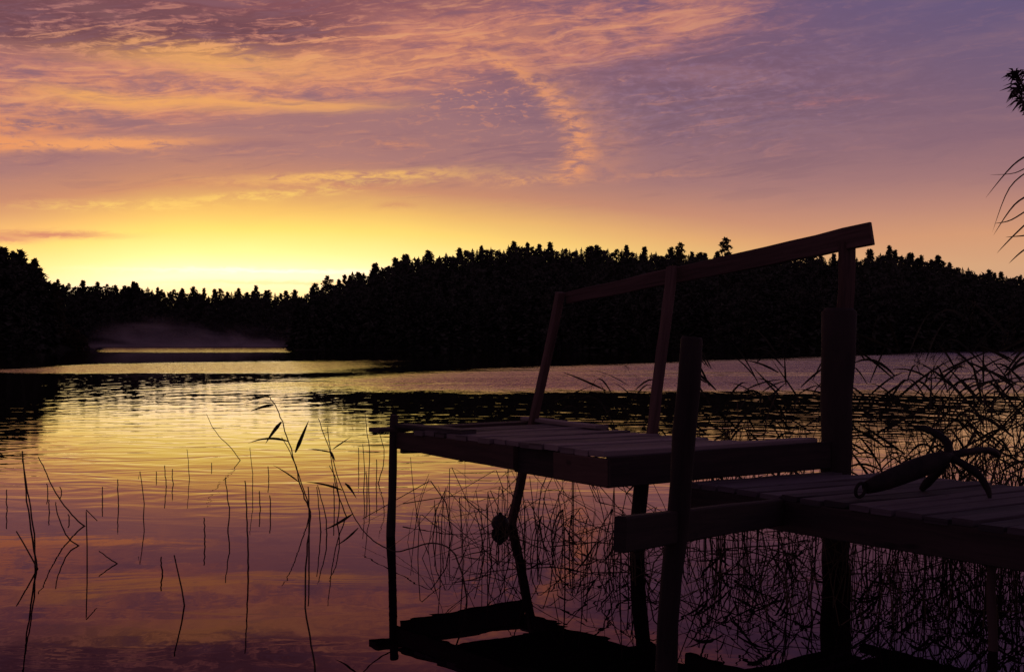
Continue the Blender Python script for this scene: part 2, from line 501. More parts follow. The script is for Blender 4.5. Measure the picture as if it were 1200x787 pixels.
def ground(px, D):
    S, R = shore(px), ridge(px)
    g = crest(px)
    if D < S: return -1.2 + 1.2 * max(0, 1 - (S - D) / 8)
    if D < R: return .25 + (g - .25) * sstep(D, S - 5, R) if D > S else 0
    return g + .02 * (D - R) * (1 if px > 346 else .3) * .0
hill_mat = plain_mat('forest_floor', (34, 30, 20), (52, 46, 30), .3, .95)
cols = sorted(set(list(np.arange(-260, 1461, 20)) + [62, 65, 67, 70, 342, 345, 347, 350, 50, 53]))
verts, faces = [], []
fr = np.linspace(0, 1, 12)
for px in cols:
    S, R = shore(px), ridge(px)
    ds = [S - 8, S - 1] + [S + (R - S) * f for f in fr[1:]] + [R + 40, R + 150, 900, 1500]
    for D in ds:
        verts.append(((px - 600) / F * D, D, ground(px, D) if D <= R else max(0.3, ground(px, R) * (1 - .25 * min(1, (D - R) / 300)))))
nr = len(fr) - 1 + 2 + 4
for i in range(len(cols) - 1):
    for j in range(nr - 1):
        faces.append((i * nr + j, (i + 1) * nr + j, (i + 1) * nr + j + 1, i * nr + j + 1))
tag(np_object('hills', verts, faces, hill_mat, True), kind='structure')

# ---------------------------------------------------------------- trees
SPRUCE = foliage_mat('spruce_needles', (58, 56, 48), (80, 78, 64))
LEAFY = foliage_mat('autumn_leaves', (70, 60, 46), (92, 78, 56))
BARK = plain_mat('bark', (50, 40, 34), (84, 68, 56), 2.0, .9)

def rot_tri(c, d, side, ln, w):
    return [c - side * w * .5, c + side * w * .5, c + d * ln]

def spruce(h, r, seed, dens=1.0):
    g = random.Random(seed); T = []; K = []
    n = int(48 * dens)
    for i in range(n):
        f = .91 * i / n
        z = h * (.06 + .90 * f ** .92)
        rr = r * (1 - f) ** .78 * g.uniform(.72, 1.15) + .16
        m = max(4, int((8 - 2.5 * f) * dens))
        a0 = g.uniform(0, 6.28)
        for k in range(m):
            a = a0 + 6.283 * k / m + g.uniform(-.25, .25)
            L = rr * g.uniform(.65, 1.2)
            d = Vector((math.cos(a), math.sin(a), g.uniform(-.5, -.12))).normalized()
            s = Vector((-math.sin(a), math.cos(a), 0))
            o = Vector((0, 0, z))
            for q in range(3):
                b = o + d * L * (.12 + .28 * q)
                T += [rot_tri(b, (d + s * g.uniform(-.5, .5) + Vector((0, 0, g.uniform(-.3, .15)))).normalized(), (s + Vector((0, 0, g.uniform(-.6, .6)))).normalized(), L * g.uniform(.4, .6), L * g.uniform(.45, .75) + .30)]
    T += [rot_tri(Vector((0, 0, h * .87)), Vector((0, 0, 1)), Vector((1, 0, 0)), h * .055, .5), rot_tri(Vector((0, 0, h * .87)), Vector((0, 0, 1)), Vector((0, 1, 0)), h * .05, .5)]
    return T

def clumpy(h, r, seed, base=.4, dens=1.0, leaf=.5, ncl=16, spread=1.0):
    """pine or broad-leaved crown: clumps of small leaf faces hung on limbs"""
    g = random.Random(seed); T = []; limbs = []
    for c in range(ncl):
        f = (c + .5) / ncl
        z = h * (base + (1 - base) * f)
        prof = math.sin(math.pi * min(1, .22 + .78 * f)) ** .7
        a = c * 2.4 + g.uniform(-.5, .5)
        rr = r * prof * g.uniform(.35, .95) * spread
        p = Vector((math.cos(a) * rr, math.sin(a) * rr, z - h * .02))
        limbs.append(p)
        cr = r * g.uniform(.26, .6) * (.5 + .5 * prof)
        for k in range(int(38 * dens)):
            while True:
                q = Vector((g.uniform(-1, 1), g.uniform(-1, 1), g.uniform(-1, 1)))
                if q.length < 1: break
            q = Vector((q.x * cr, q.y * cr, q.z * cr * .6))
            d = Vector((g.uniform(-1, 1), g.uniform(-1, 1), g.uniform(-.7, 1))).normalized()
            s = d.cross(Vector((g.uniform(-1, 1), g.uniform(-1, 1), g.uniform(-1, 1)))).normalized()
            T.append(rot_tri(p + q, d, s, leaf * g.uniform(.5, 1.2), leaf * g.uniform(.4, .9)))
    return T, limbs

def tri_mb(T, mb=None):
    mb = mb or MB()
    for t in T:
        b = len(mb.v); mb.v += t; mb.face((b, b + 1, b + 2))
    return mb

PROTO = []     # (trunk mesh, crown mesh, nominal height, kind)
def make_proto(kind, h, r, seed):
    tm = MB()
    if kind == 'spruce':
        T = spruce(h, r, seed); limbs = []; cm = SPRUCE
    elif kind == 'pine':
        T, limbs = clumpy(h, r * .85, seed, .30, 1.6, .62, 36, .8); cm = SPRUCE
    else:
        T, limbs = clumpy(h, r, seed, .22, 1.35, .62, 26, .95); cm = LEAFY
    g = random.Random(seed + 5)
    bend = g.uniform(-.2, .2)
    tm.tube([(0, 0, -.8), (bend, 0, h * .4), (0, bend, h * .7), (0, 0, h * (.88 if kind == 'spruce' else .84))], [.24, .17, .10, .02], 6)
    for p in limbs[::2]:
        z = p.z - math.hypot(p.x, p.y) * .35
        tm.tube([(0, 0, z), (p.x * .5, p.y * .5, (z + p.z) / 2 + .1), tuple(p)], [.07, .05, .02], 4)
    PROTO.append((tm.mesh(kind + '_trunk', BARK), tri_mb(T).mesh(kind + '_crown', cm), h, kind))
for i in range(5): make_proto('spruce', 15, [2.5, 2.9, 2.2, 2.7, 2.4][i], 100 + i)
for i in range(5): make_proto('pine', 15, [2.0, 2.4, 1.8, 2.2, 2.6][i], 200 + i)
for i in range(4): make_proto('birch', 15, [2.3, 2.0, 2.6, 2.2][i], 300 + i)
BYKIND = {k: [p for p in PROTO if p[3] == k] for k in ('spruce', 'pine', 'birch')}
NAME = {'spruce': 'spruce_tree', 'pine': 'pine_tree', 'birch': 'birch_tree'}
g3 = random.Random(77)

def plant(px, D, h, kind, label, group, wide=1.0):
    tm, cm, h0, _ = g3.choice(BYKIND[kind])
    root = empty(NAME[kind], ((px - 600) / F * D, D, max(0, ground(px, D)) - .05))
    s = h / h0
    root.scale = (s * wide, s * wide, s); root.rotation_euler = (0, 0, g3.uniform(0, 6.28))
    for nm, me in (('trunk', tm), ('crown', cm)):
        o = bpy.data.objects.new(nm, me); COL.objects.link(o); o.parent = root
    tag(root, label, 'tree', group)
    return root
def plant_to(px, D, ytop, kind, label, group, wide=1.0):
    z = CAM_H + (HORIZON - ytop) / F * D
    return plant(px, D, max(3.5, z - max(0, ground(px, D))), kind, label, group, wide)

# trees that stand out against the glow
for px, D, y, k, lab, wd in [
    (25, 214, 292, 'pine', 'tall ragged pine at the tip of the left shore, second peak from the photo edge', 1.0),
    (41, 216, 301, 'birch', 'open feathery tree leaning off the end of the left wood, sky showing through', .8),
    (3, 212, 288, 'pine', 'tallest pine of the left shore, cut by the left edge of the photo', 1.1),
    (413, 290, 311, 'spruce', 'pointed spruce standing clear on the left slope of the big hill', 1.25),
    (436, 292, 306, 'spruce', 'narrow spruce just right of the clear pointed spruce on the slope', .9),
    (850, 300, 277, 'birch', 'round bushy tree rising highest behind the handrail between its posts', 1.0),
    (797, 310, 283, 'birch', 'bushy tree with a loose crown on the crest above the middle handrail post', .95),
    (1042, 312, 287, 'pine', 'tall narrow tree just right of the upper end of the handrail', .8),
    (162, 545, 329, 'spruce', 'slim spruce poking above the far valley treeline, above the mist', 1.0),
    (370, 262, 331, 'birch', 'loose leafy tree at the left foot of the big hill', 1.0),
    (384, 264, 322, 'birch', 'taller leafy tree on the first rise of the big hill, beside a lower leafy tree', .9)]:
    plant_to(px, D, y, k, lab, None, wd)

def crest_row(x0, x1, step, kinds, label, group, jit=(4.0, 3.0)):
    px = x0
    while px < x1:
        D = ridge(px) - g3.uniform(0, 14)
        k = g3.choices(list(kinds), weights=list(kinds.values()))[0]
        y = sky_y(px) + g3.uniform(-jit[0], jit[1]) * (1 if g3.random() < .75 else 1.5)
        plant_to(px, D, y, k, label[k], group, g3.uniform(.75, 1.1) if k != 'spruce' else g3.uniform(.8, 1.25))
        px += step * g3.uniform(.6, 1.4)
lab = lambda where: {'spruce': 'dark pointed spruce ' + where, 'pine': 'dark tufted pine ' + where,
                     'birch': 'dark round-topped leafy tree ' + where}
crest_row(-30, 50, 9, {'pine': 1.5, 'spruce': 4, 'birch': .5}, lab('of the left shore'), 'trees on the left shore')
crest_row(50, 66, 6, {'pine': 1, 'spruce': 4, 'birch': .5}, lab('at the low end of the left shore'), 'trees at the low end of the left shore')
crest_row(64, 352, 5.2, {'pine': 2, 'spruce': 3.5, 'birch': 1}, lab('across the far bay above the mist'), 'trees across the far bay', (4, 2.5))
crest_row(352, 470, 6.5, {'pine': 1, 'spruce': 5, 'birch': 1}, lab('on the left slope of the big hill'), 'trees on the left slope of the hill', (4, 3))
crest_row(470, 900, 5.8, {'pine': 2, 'spruce': 5, 'birch': .5}, lab('along the crest of the big hill'), 'trees along the crest of the hill')
crest_row(900, 1240, 6.0, {'pine': 2, 'spruce': 5, 'birch': .5}, lab('on the right shoulder of the hill'), 'trees on the right shoulder of the hill', (5, 3))
N_TREES = len([o for o in COL.objects if o.name.endswith('_tree') or '_tree.' in o.name])

# the wood below the crest reads as one dark mass
def forest_mass():
    g = random.Random(5)
    lib = []
    for i in range(3): lib.append([v for t in spruce(15, 2.3, 500 + i, .62) for v in t])
    for i in range(3):
        T, _ = clumpy(15, 2.6, 600 + i, .15, .55, .9, 12); lib.append([v for t in T for v in t])
    lib = [np.array([tuple(v) for v in l], np.float32) for l in lib]
    out = []
    def add(px, D, h):
        a = g.choice(lib); s = h / 15; an = g.uniform(0, 6.28); c, sn = math.cos(an), math.sin(an)
        w = s * g.uniform(.9, 1.35)
        p = np.stack([(a[:, 0] * c - a[:, 1] * sn) * w + (px - 600) / F * D, (a[:, 0] * sn + a[:, 1] * c) * w + D, a[:, 2] * s + max(0, ground(px, D)) - .4], 1)
        out.append(p)
    for row in range(9):
        f = row / 8
        px = -250
        while px < 1450:
            S, R = shore(px), ridge(px)
            D = S + 3 + (R - S - 8) * f + g.uniform(-3, 3)
            far = 66 < px < 350
            top = CAM_H + (HORIZON - (sky_y(px) + 1.0)) / F * D
            h = min(TREE_H(px) * g.uniform(.75, 1.1), top - max(0, ground(px, D)) - g.uniform(0, .9))
            if row == 0: h *= .8
            if h > 2.5: add(px, D, h)
            px += (7.5 if not far else 6.0) * g.uniform(.6, 1.4) * (1.5 if 0 < row < 5 else .62 if row > 6 else 1)
    # bushes hanging over the waterline
    for px in np.arange(-250, 1450, 5.0):
        D = shore(px) + g.uniform(0, 3)
        add(px, D, g.uniform(2.0, 4.2))
    V_ = np.concatenate(out)
    return np_object('forest', V_, np.arange(len(V_)).reshape(-1, 3), SPRUCE)
fo = forest_mass()
tag(fo, 'dark mass of wood covering the shores and slopes across the lake', 'forest', kind='stuff')

# low bank running out from the left wood, with bushes on it
bv, bf = [], []
for i, px in enumerate(np.linspace(40, 99, 16)):
    c = 258 + 14 * i / 15; hh = (2.2 * (1 - (i / 15) ** 1.5) + .12) * (1 if i < 15 else .1)
    for dy, z in ((-7, -.4), (-3, hh * .6), (0, hh), (4, hh * .8), (9, -.4)):
        bv.append(((px - 600) / F * (c + dy), c + dy, z))
for i in range(15):
    for j in range(4): bf.append((i * 5 + j, (i + 1) * 5 + j, (i + 1) * 5 + j + 1, i * 5 + j + 1))
tag(np_object('lake_bank', bv, bf, hill_mat, True), kind='structure')
for i, px in enumerate([66, 70, 74, 78, 82, 86, 90, 94, 97]):
    hh = 5.6 * (1 - i / 9) ** .8 + 1.2
    T, _ = clumpy(hh, 1.1 + hh * .22, 800 + i, .05, .8, .5, 12)
    o = tri_mb(T).build('shrub', LEAFY); o.location = ((px - 600) / F * 266, 266, .2)
    tag(o, 'dark shrub on the low bank running out from the left wood', 'shrub', 'shrubs on the left bank')

# small rocks off the left point
ROCK = plain_mat('wet_rock', (34, 30, 30), (60, 54, 52), 1.0, .6, .4)
def rock(px, D, sx, sy, sz, label, seed):
    bm = bmesh.new(); bmesh.ops.create_icosphere(bm, subdivisions=3, radius=1)
    g = random.Random(seed); off = [Vector((g.uniform(-1, 1), g.uniform(-1, 1), g.uniform(-1, 1))).normalized() for _ in range(9)]
    amp = [g.uniform(-.2, .25) for _ in off]
    for v in bm.verts:
        k = 1 + sum(a * max(0, v.co.dot(o)) ** 3 for a, o in zip(amp, off))
        v.co = Vector((v.co.x * sx * k, v.co.y * sy * k, v.co.z * sz * k))
    me = bpy.data.meshes.new('shore_rock'); bm.to_mesh(me); bm.free(); me.materials.append(ROCK)
    o = bpy.data.objects.new('shore_rock', me); COL.objects.link(o); o.location = ((px - 600) / F * D, D, -.05)
    tag(o, label, 'rock')
rock(104, 276, 1.4, 1.0, .55, 'low wide dark rock nearest the left point, awash in the lake', 1)
rock(116.5, 274, .75, .8, .62, 'small humped dark rock farther out from the left point', 2)

# ---------------------------------------------------------------- morning mist over the far bay
def mist():
    m = bpy.data.materials.new('mist'); m.use_nodes = True
    t = m.node_tree; t.nodes.clear(); N = Nd(t)
    tc = N.node('ShaderNodeTexCoord'); geo = N.node('ShaderNodeNewGeometry')
    X, Y, Z = N.sep(geo.outputs['Position'])
    n = N.noise(N.xyz(X * .075 + Z * .05, Y * .012, Z * .12), 1.0, 4, .6, .8)
    lump = (X + 134.0).gauss(11.) * 9.5 + (X + 104.).gauss(13.) * 4.0 + (X + 84.).gauss(8.) * 3. + .5
    fall = N.step(Z + (n - .5) * -19.0 - lump, 4.0, -5.0) * .55 + N.m('EXPONENT', Z * -.40) * .9
    ends = N.step(X, -178., -140.) * N.step(X, -72., -82.)
    d = 1.35 * fall * ends * (N.step(n, .38, .64) * .95 + .06) * .0125
    pv = N.node('ShaderNodeVolumePrincipled'); pv.inputs['Color'].default_value = (.86, .74, .74, 1)
    N.plug(pv.inputs['Density'], d); pv.inputs['Anisotropy'].default_value = .2
    out = N.node('ShaderNodeOutputMaterial'); t.links.new(pv.outputs[0], out.inputs['Volume'])
    mb = MB()
    x0, x1, y0, y1, z0, z1 = -182, -70, 425, 505, .06, 22
    mb.v = [Vector(p) for p in ((x0, y0, z0), (x1, y0, z0), (x1, y1, z0), (x0, y1, z0), (x0, y0, z1), (x1, y0, z1), (x1, y1, z1), (x0, y1, z1))]
    for f in ((3, 2, 1, 0), (4, 5, 6, 7), (0, 1, 5, 4), (1, 2, 6, 5), (2, 3, 7, 6), (3, 0, 4, 7)): mb.face(f)
    o = mb.build('mist', m)
    tag(o, 'thin pinkish mist rising from the far bay in front of the dark trees', 'mist', kind='stuff')
mist()
# ---------------------------------------------------------------- jetty: its own frame, e across the boards, d along the platform
EV = Vector((.826, .563, 0)).normalized(); DV = Vector((-.563, .826, 0)).normalized()
P1 = Vector((.571, 6.94, 0)); UP = Vector((0, 0, 1))
def J(t, s, z): return P1 + EV * t + DV * s + UP * z
DECK = wood_mat('weathered_deck_boards', (50, 41, 40), (146, 126, 122), .78, bump=.5, spec=.3)
DARK = wood_mat('dark_timber', (46, 36, 34), (86, 68, 62), .85, bump=.4)  # dark timber tone shared by beams, posts and edge boards
WALKW = wood_mat('dark_walkway_boards', (40, 33, 34), (110, 96, 98), .7, bump=.5, spec=.3)  # darker tone than the upper deck boards
PILE = wood_mat('dark_piling', (28, 22, 21), (64, 50, 45), .85, axis='obj', grain=(3., 60., 30.), bump=.6)
SIDEW = wood_mat('side_boards', (52, 37, 34), (100, 74, 64), .85, bump=.35)  # lighter, warmer tone puts the sky glow on the left side into the colour
RAILW = wood_mat('grey_sawn_timber', (52, 36, 32), (128, 96, 84), .8, bump=.35)
g4 = random.Random(42)
jetty = empty('jetty', tuple(J(.5, 0, 0)))
tag(jetty, 'old weathered wooden jetty with a raised platform, lower walkway and leaning handrail', 'jetty')
JO = Vector(jetty.location)
def part(mb, name, mat, label=None):
    mb.v = [Vector(v) - JO for v in mb.v]
    o = mb.build(name, mat, jetty)
    if label: o['label'] = label
    return o

# upper platform: boards run across, a gap before the outer beam
mb = MB(); s = .02
ends = {0: (-.05, 1.69), 1: (-.04, 1.20)}
i = 0
while s < 2.12:
    w = g4.uniform(.115, .15)
    t0, t1 = ends.get(i, (-.05 + g4.uniform(-.02, .02), 1.13 + g4.uniform(-.05, .04)))
    dz = g4.uniform(-.006, .006) + (.004 if i == 0 else 0); tilt = g4.uniform(-.006, .006)
    sk = g4.uniform(-.008, .008)
    mb.beam(J(t0, s + w / 2 + sk, .773 + dz + tilt), J(t1, s + w / 2 - sk, .773 + dz - tilt), DV, w, .034, bd=g4.random(), n=5, jit=.0022, rng=g4)
    s += w + g4.uniform(.006, .016) + (.012 if i == 0 else 0); i += 1
part(mb, 'deck', DECK, 'upper deck of weathered boards, set one step above the walkway')
# edge boards on the left side
part(MB().beam(J(-.035, .92, .685), J(-.035, 2.52, .700), EV, .036, .150, h1=.120, bd=.3, n=5, jit=.002, rng=g4), 'edge_board', SIDEW)
part(MB().beam(J(-.036, -.02, .672), J(-.034, .50, .676), EV, .040, .160, bd=.7, n=4, jit=.002, rng=g4), 'edge_board', SIDEW)
part(MB().beam(J(.0, .44, .672), J(.0, .96, .676), EV, .034, .165, bd=.1, n=3, jit=.002, rng=g4), 'edge_board', DARK)
part(MB().beam(J(1.08, .06, .722), J(1.08, 2.40, .722), EV, .036, .066, bd=.5, n=5, jit=.002, rng=g4), 'edge_board', DARK)
# cross beams
part(MB().beam(J(-.056, -.024, .680), J(1.745, -.024, .686), DV, .040, .172, bd=.2, n=6, jit=.002, rng=g4), 'cross_beam', DARK)
part(MB().beam(J(.02, 1.05, .700), J(1.08, 1.05, .700), DV, .05, .09, bd=.6, n=3, jit=.002, rng=g4), 'cross_beam', DARK)
part(MB().beam(J(-.20, 2.49, .773), J(1.16, 2.50, .776), DV, .15, .030, bd=.9, n=5, jit=.003, rng=g4), 'end_plank', DARK,  'outermost plank sticking out past the corner post')

def pole(p0, p1, r0, r1, seed, seg=12, n=9):
    g = random.Random(seed); p0, p1 = Vector(p0), Vector(p1)
    pts, rad = [], []
    for k in range(n + 1):
        f = k / n
        pts.append(p0.lerp(p1, f) + Vector((g.uniform(-1, 1), g.uniform(-1, 1), 0)) * r0 * .16)
        rad.append((r0 + (r1 - r0) * f) * g.uniform(.92, 1.07))
    # weathered, slightly domed top
    d = (p1 - p0).normalized(); pts.append(pts[-1] + d * r1 * .25); rad.append(r1 * .82)
    return MB().tube(pts, rad, seg, bd=g.random())
part(pole((-.918, 8.985, -.9), (-.850, 8.925, .875), .033, .031, 1), 'post', DARK, 'thin corner post standing out in the water')
part(pole((.735, 7.93, -.9), (.865, 8.13, .60), .054, .050, 2), 'post', DARK, 'stout round post under the front of the platform')
part(pole((2.075, 7.99, -1.0), (2.115, 7.965, 1.60), .072, .108, 3, 16), 'piling', PILE, 'thick upright piling where platform and walkway meet')
part(pole((.622, 5.27, -.4), (.770, 5.30, 1.415), .046, .050, 4, 14), 'piling', PILE, 'thick leaning piling nearest the camera')
part(pole((2.20, 5.62, -.4), (2.19, 5.64, .47), .022, .022, 5), 'post', DARK)
part(pole((3.30, 6.35, -.4), (3.28, 6.38, .47), .03, .03, 6), 'post', DARK)
# handrail posts: sawn, leaning; the outer one runs down into the water
def sawn(p0, p1, side, w, h, seed): 
    return MB().beam(p0, p1, side, w, h, bd=random.Random(seed).random(), n=9, jit=.004, rng=random.Random(seed), chamfer=.14)
part(sawn((-.01 - .09, 9.60, -.45), (.372, 9.37, 1.785), EV, .066, .05, 11), 'handrail_post', RAILW, 'slender outer handrail post running down into the water')
part(sawn((.925, 8.31, .62), (1.140, 8.77, 1.945), EV, .072, .055, 12), 'handrail_post', RAILW, 'middle handrail post, leaning outward')
part(sawn((2.165, 8.135, .66), (2.195, 8.065, 2.06), EV, .122, .05, 13), 'handrail_post', RAILW, 'short broad handrail post fixed to the thick piling')
# the rail: a waney board, wider at the near end
ra, rb = Vector((.418, 9.425, 1.744)), Vector((2.318, 7.935, 2.104))
rd = (rb - ra).normalized(); rs = Vector((rd.y, -rd.x, 0)).normalized()
mb = MB()
mb.beam(ra, rb, rs, .030, .090, w1=.040, h1=.150, bd=.4, n=13, jit=.0034, rng=random.Random(3), chamfer=.16)
part(mb, 'handrail', RAILW)

# lower walkway
mb = MB(); s = -.06; i = 0
while s > -4.6:
    w = g4.uniform(.105, .15)
    t0, t1 = .492 + g4.uniform(-.004, .004), (1.96 if i > 1 else 1.725) + g4.uniform(-.03, .03) * (i > 1)
    dz = g4.uniform(-.004, .005); tilt = g4.uniform(-.004, .007)
    mb.beam(J(t0, s - w / 2, .575 + dz + tilt), J(t1, s - w / 2 + g4.uniform(-.01, .01), .575 + dz - tilt), DV, w, .03, bd=g4.random(), n=5, jit=.0025, rng=g4)
    s -= w + g4.uniform(.014, .03); i += 1
part(mb, 'walkway_deck', WALKW, 'lower walkway deck of gappy weathered boards')
part(MB().beam(J(.520, -.045, .485), J(.520, -4.6, .483), EV, .05, .164, bd=.35, n=8, jit=.002, rng=g4), 'stringer', DARK)
part(MB().beam(J(1.86, -.20, .53), J(1.86, -4.6, .53), EV, .05, .056, bd=.55, n=8, jit=.002, rng=g4), 'stringer', DARK)
part(MB().beam(J(.56, -1.0, .53), J(1.84, -1.0, .53), DV, .05, .05, bd=.15, n=3, jit=.002, rng=g4), 'cross_beam', DARK)
part(MB().beam(J(.56, -2.6, .53), J(1.84, -2.6, .53), DV, .05, .05, bd=.85, n=3, jit=.002, rng=g4), 'cross_beam', DARK)
# brace from the leaning piling to the walkway
a0, a1 = Vector((.355, 4.83, .655)), Vector((1.40, 6.58, .505))
bd_ = (a1 - a0).normalized(); bs = Vector((bd_.y, -bd_.x, 0))
part(MB().beam(a0 + bs * .075, a1 + bs * .03, bs, .055, .138, bd=.65, n=5, jit=.003, rng=g4), 'brace', PILE, 'heavy sawn brace passing the leaning piling')

part(MB().beam(J(-.02, 2.40, .678), J(1.06, 2.42, .655), DV, .045, .15, bd=.9, n=5, jit=.003, rng=g4), 'cross_beam', DARK)
# ---------------------------------------------------------------- loose boards left on the platform
for (p, q, w, h, lab) in [
    (J(.0, 2.42, .806), J(.06, 1.62, .804), .13, .028, 'loose dark plank lying along the outer left edge of the platform'),
    (J(1.15, 2.50, .812), J(1.06, 1.44, .806), .11, .026, 'loose thin plank lying by the outer handrail post along the far edge')]:
    p, q = Vector(p), Vector(q); d = (q - p).normalized()
    o = MB().beam(p, q, Vector((d.y, -d.x, 0)), w, h, bd=g4.random(), n=5, jit=.002, rng=g4).build('loose_plank', DECK, None, (p + q) / 2)
    tag(o, lab, 'plank')

# ---------------------------------------------------------------- grapnel anchor
IRON = plain_mat('rusty_iron', (26, 19, 18), (52, 38, 34), 14.0, .75, .5, .3, .2)
def smooth_path(pts, n=6):
    pts = [Vector(p) for p in pts]; out = []
    for i in range(len(pts) - 1):
        p0 = pts[max(i - 1, 0)]; p1 = pts[i]; p2 = pts[i + 1]; p3 = pts[min(i + 2, len(pts) - 1)]
        for k in range(n):
            t = k / n
            out.append(.5 * ((2 * p1) + (p2 - p0) * t + (2 * p0 - 5 * p1 + 4 * p2 - p3) * t * t + (3 * p1 - p0 - 3 * p2 + p3) * t ** 3))
    out.append(pts[-1]); return out
anchor = empty('grapnel_anchor')
ring_c = at_depth(1012, 579, 6.36); crown = at_depth(1110, 535, 6.64)
ring_c.z = max(ring_c.z, .650)
anchor.location = (ring_c.x, ring_c.y, .592)
AO = Vector(anchor.location)
def apart(mb, name):
    mb.v = [Vector(v) - AO for v in mb.v]; return mb.build(name, IRON, anchor)
sh = [ring_c.lerp(crown, f) for f in np.linspace(.03, 1.04, 9)]
apart(MB().tube(sh, [.032, .044, .050, .053, .055, .056, .052, .044, .030], 14), 'shank')
ax = (crown - ring_c).normalized()
e1 = ax.cross(UP).normalized(); 
mb = MB(); rc = ring_c - ax * .022
pts = [rc + (ax * math.cos(a) + UP * math.sin(a)) * .034 for a in np.linspace(0, 2 * math.pi, 19)]
mb.tube(pts, .0095, 8, cap=False); apart(mb, 'ring')
def arm(pix, rads):
    pts = smooth_path([crown + ax * .012] + [at_depth(*p) for p in pix])
    r = np.interp(np.linspace(0, 1, len(pts)), np.linspace(0, 1, len(rads)), rads)
    apart(MB().tube(pts, list(r), 9), 'arm')
arm([(1110, 519, 6.66), (1097, 508, 6.70), (1082, 502, 6.74), (1071, 499, 6.78)], [.024, .024, .021, .018, .008])
arm([(1130, 530, 6.70), (1150, 527, 6.82), (1164, 529, 6.92), (1171, 534, 6.98)], [.022, .022, .018, .022, .010])
arm([(1128, 543, 6.60), (1146, 555, 6.54), (1157, 572, 6.50), (1160, 583, 6.47)], [.022, .022, .020, .018, .009])
arm([(1104, 548, 6.70), (1094, 558, 6.74), (1086, 566, 6.76), (1079, 574, 6.77)], [.022, .022, .024, .026, .014])
tag(anchor, 'rusty four-armed grapnel anchor with a thick shank lying on the walkway boards', 'anchor')

# ---------------------------------------------------------------- float by the outer handrail post
FLOATM = plain_mat('dark_float', (36, 28, 28), (62, 48, 46), 9.0, .6, .3)
bm = bmesh.new(); bmesh.ops.create_uvsphere(bm, u_segments=28, v_segments=18, radius=.068)
for v in bm.verts: v.co.z *= 1.0 - .12 * (v.co.z < 0); v.co *= 1 + .02 * math.sin(9 * v.co.x + 4 * v.co.y)
for f in bm.faces: f.smooth = True
me = bpy.data.meshes.new('net_float'); bm.to_mesh(me); bm.free(); me.materials.append(FLOATM)
fl = bpy.data.objects.new('net_float', me); COL.objects.link(fl)
fp = on_water(586, 619); fl.location = (fp.x, fp.y, .040)
mb = MB().tube([(0, 0, .055), (0, 0, .083)], [.016, .012], 10); nk = mb.build('neck', FLOATM, fl)
tag(fl, 'dark round net float bobbing beside the outer handrail post', 'float')
# ---------------------------------------------------------------- reeds and rushes
REED = plain_mat('dry_reed', (58, 46, 34), (104, 84, 60), 6.0, .75, 0, .2)
REEDG = plain_mat('reed_leaf', (40, 38, 26), (72, 64, 42), 6.0, .7, 0, .2)
PLUME = plain_mat('reed_plume', (52, 40, 40), (84, 66, 62), 6.0, .9, 0, .1)
g5 = random.Random(9)

def path_px(pts, y0, dy=0.0):
    """stem drawn through photo pixels, standing at depth y0 (drifting dy from foot to tip)"""
    n = len(pts) - 1
    return [at_depth(px, py, y0 + dy * i / max(n, 1)) for i, (px, py) in enumerate(pts)]
def depth_of(py): return F * CAM_H / (py - HORIZON)

def jitter_path(pts, amp, n=4):
    q = smooth_path(pts, n) if len(pts) > 2 else [Vector(pts[0]).lerp(Vector(pts[1]), k / 5) for k in range(6)]
    return [p + Vector((g5.uniform(-amp, amp), g5.uniform(-amp, amp), 0)) if 0 < i < len(q) - 1 else p for i, p in enumerate(q)]

def stem_thing(name, pts, r0, r1, label, cat='reed', group=None, sharp=False, sink=.25):
    pts = [Vector(p) for p in pts]
    foot = pts[0].copy(); foot.z = 0
    d = (pts[1] - pts[0]).normalized()
    if d.z < .3: d = Vector((0, 0, 1))
    q = [pts[0] - d * sink] + (pts if sharp else jitter_path(pts, .003))
    mb = MB().tube(q, list(np.linspace(r0, r1, len(q))), 5)
    o = mb.build(name, REED, None, foot)
    tag(o, label, cat, group)
    return o
def add_leaf(o, p, direction, length, width, droop, side=None):
    p = Vector(p) - Vector(o.location); d = Vector(direction).normalized()
    pts = []; n = 9
    for k in range(n):
        f = k / (n - 1)
        pts.append(p + d * length * f - UP * droop * length * f ** 2.2)
    sd = side or d.cross(Vector((0, 1, .35)))
    if Vector(sd).length < .1: sd = Vector((1, 0, 0))
    l = MB().blade(pts, width, sd).build('leaf', REEDG, o)
    return l

# short broken rush stems standing in the open water (foot pixel row, tip pixel)
SHORT = [(120, 588, 120, 570), (139, 592, 138, 561), (195, 570, 193, 545), (203, 567, 202, 549), (240, 634, 239, 606), (315, 562, 314, 546),
         (317, 602, 316, 580), (305, 596, 304, 575), (8, 596, 8, 573), (56, 578, 55, 566), (58, 600, 57, 585), (72, 577, 70, 570), (81, 610, 80, 602),
         (248, 548, 248, 542), (190, 672, 189, 652), (430, 580, 429, 552), (441, 570, 441, 538), (420, 548, 420, 524), (392, 596, 391, 566), (183, 560, 183, 552)]
for (fx, fy, tx, ty) in SHORT:
    y = depth_of(fy)
    stem_thing('rush_stem', path_px([(fx, fy), ((fx + tx) / 2 + g5.uniform(-.6, .6), (fy + ty) / 2), (tx, ty)], y), .0052, .0042,
               'short broken rush stem standing upright in the open water left of the jetty', 'rush', 'short rush stems in open water')
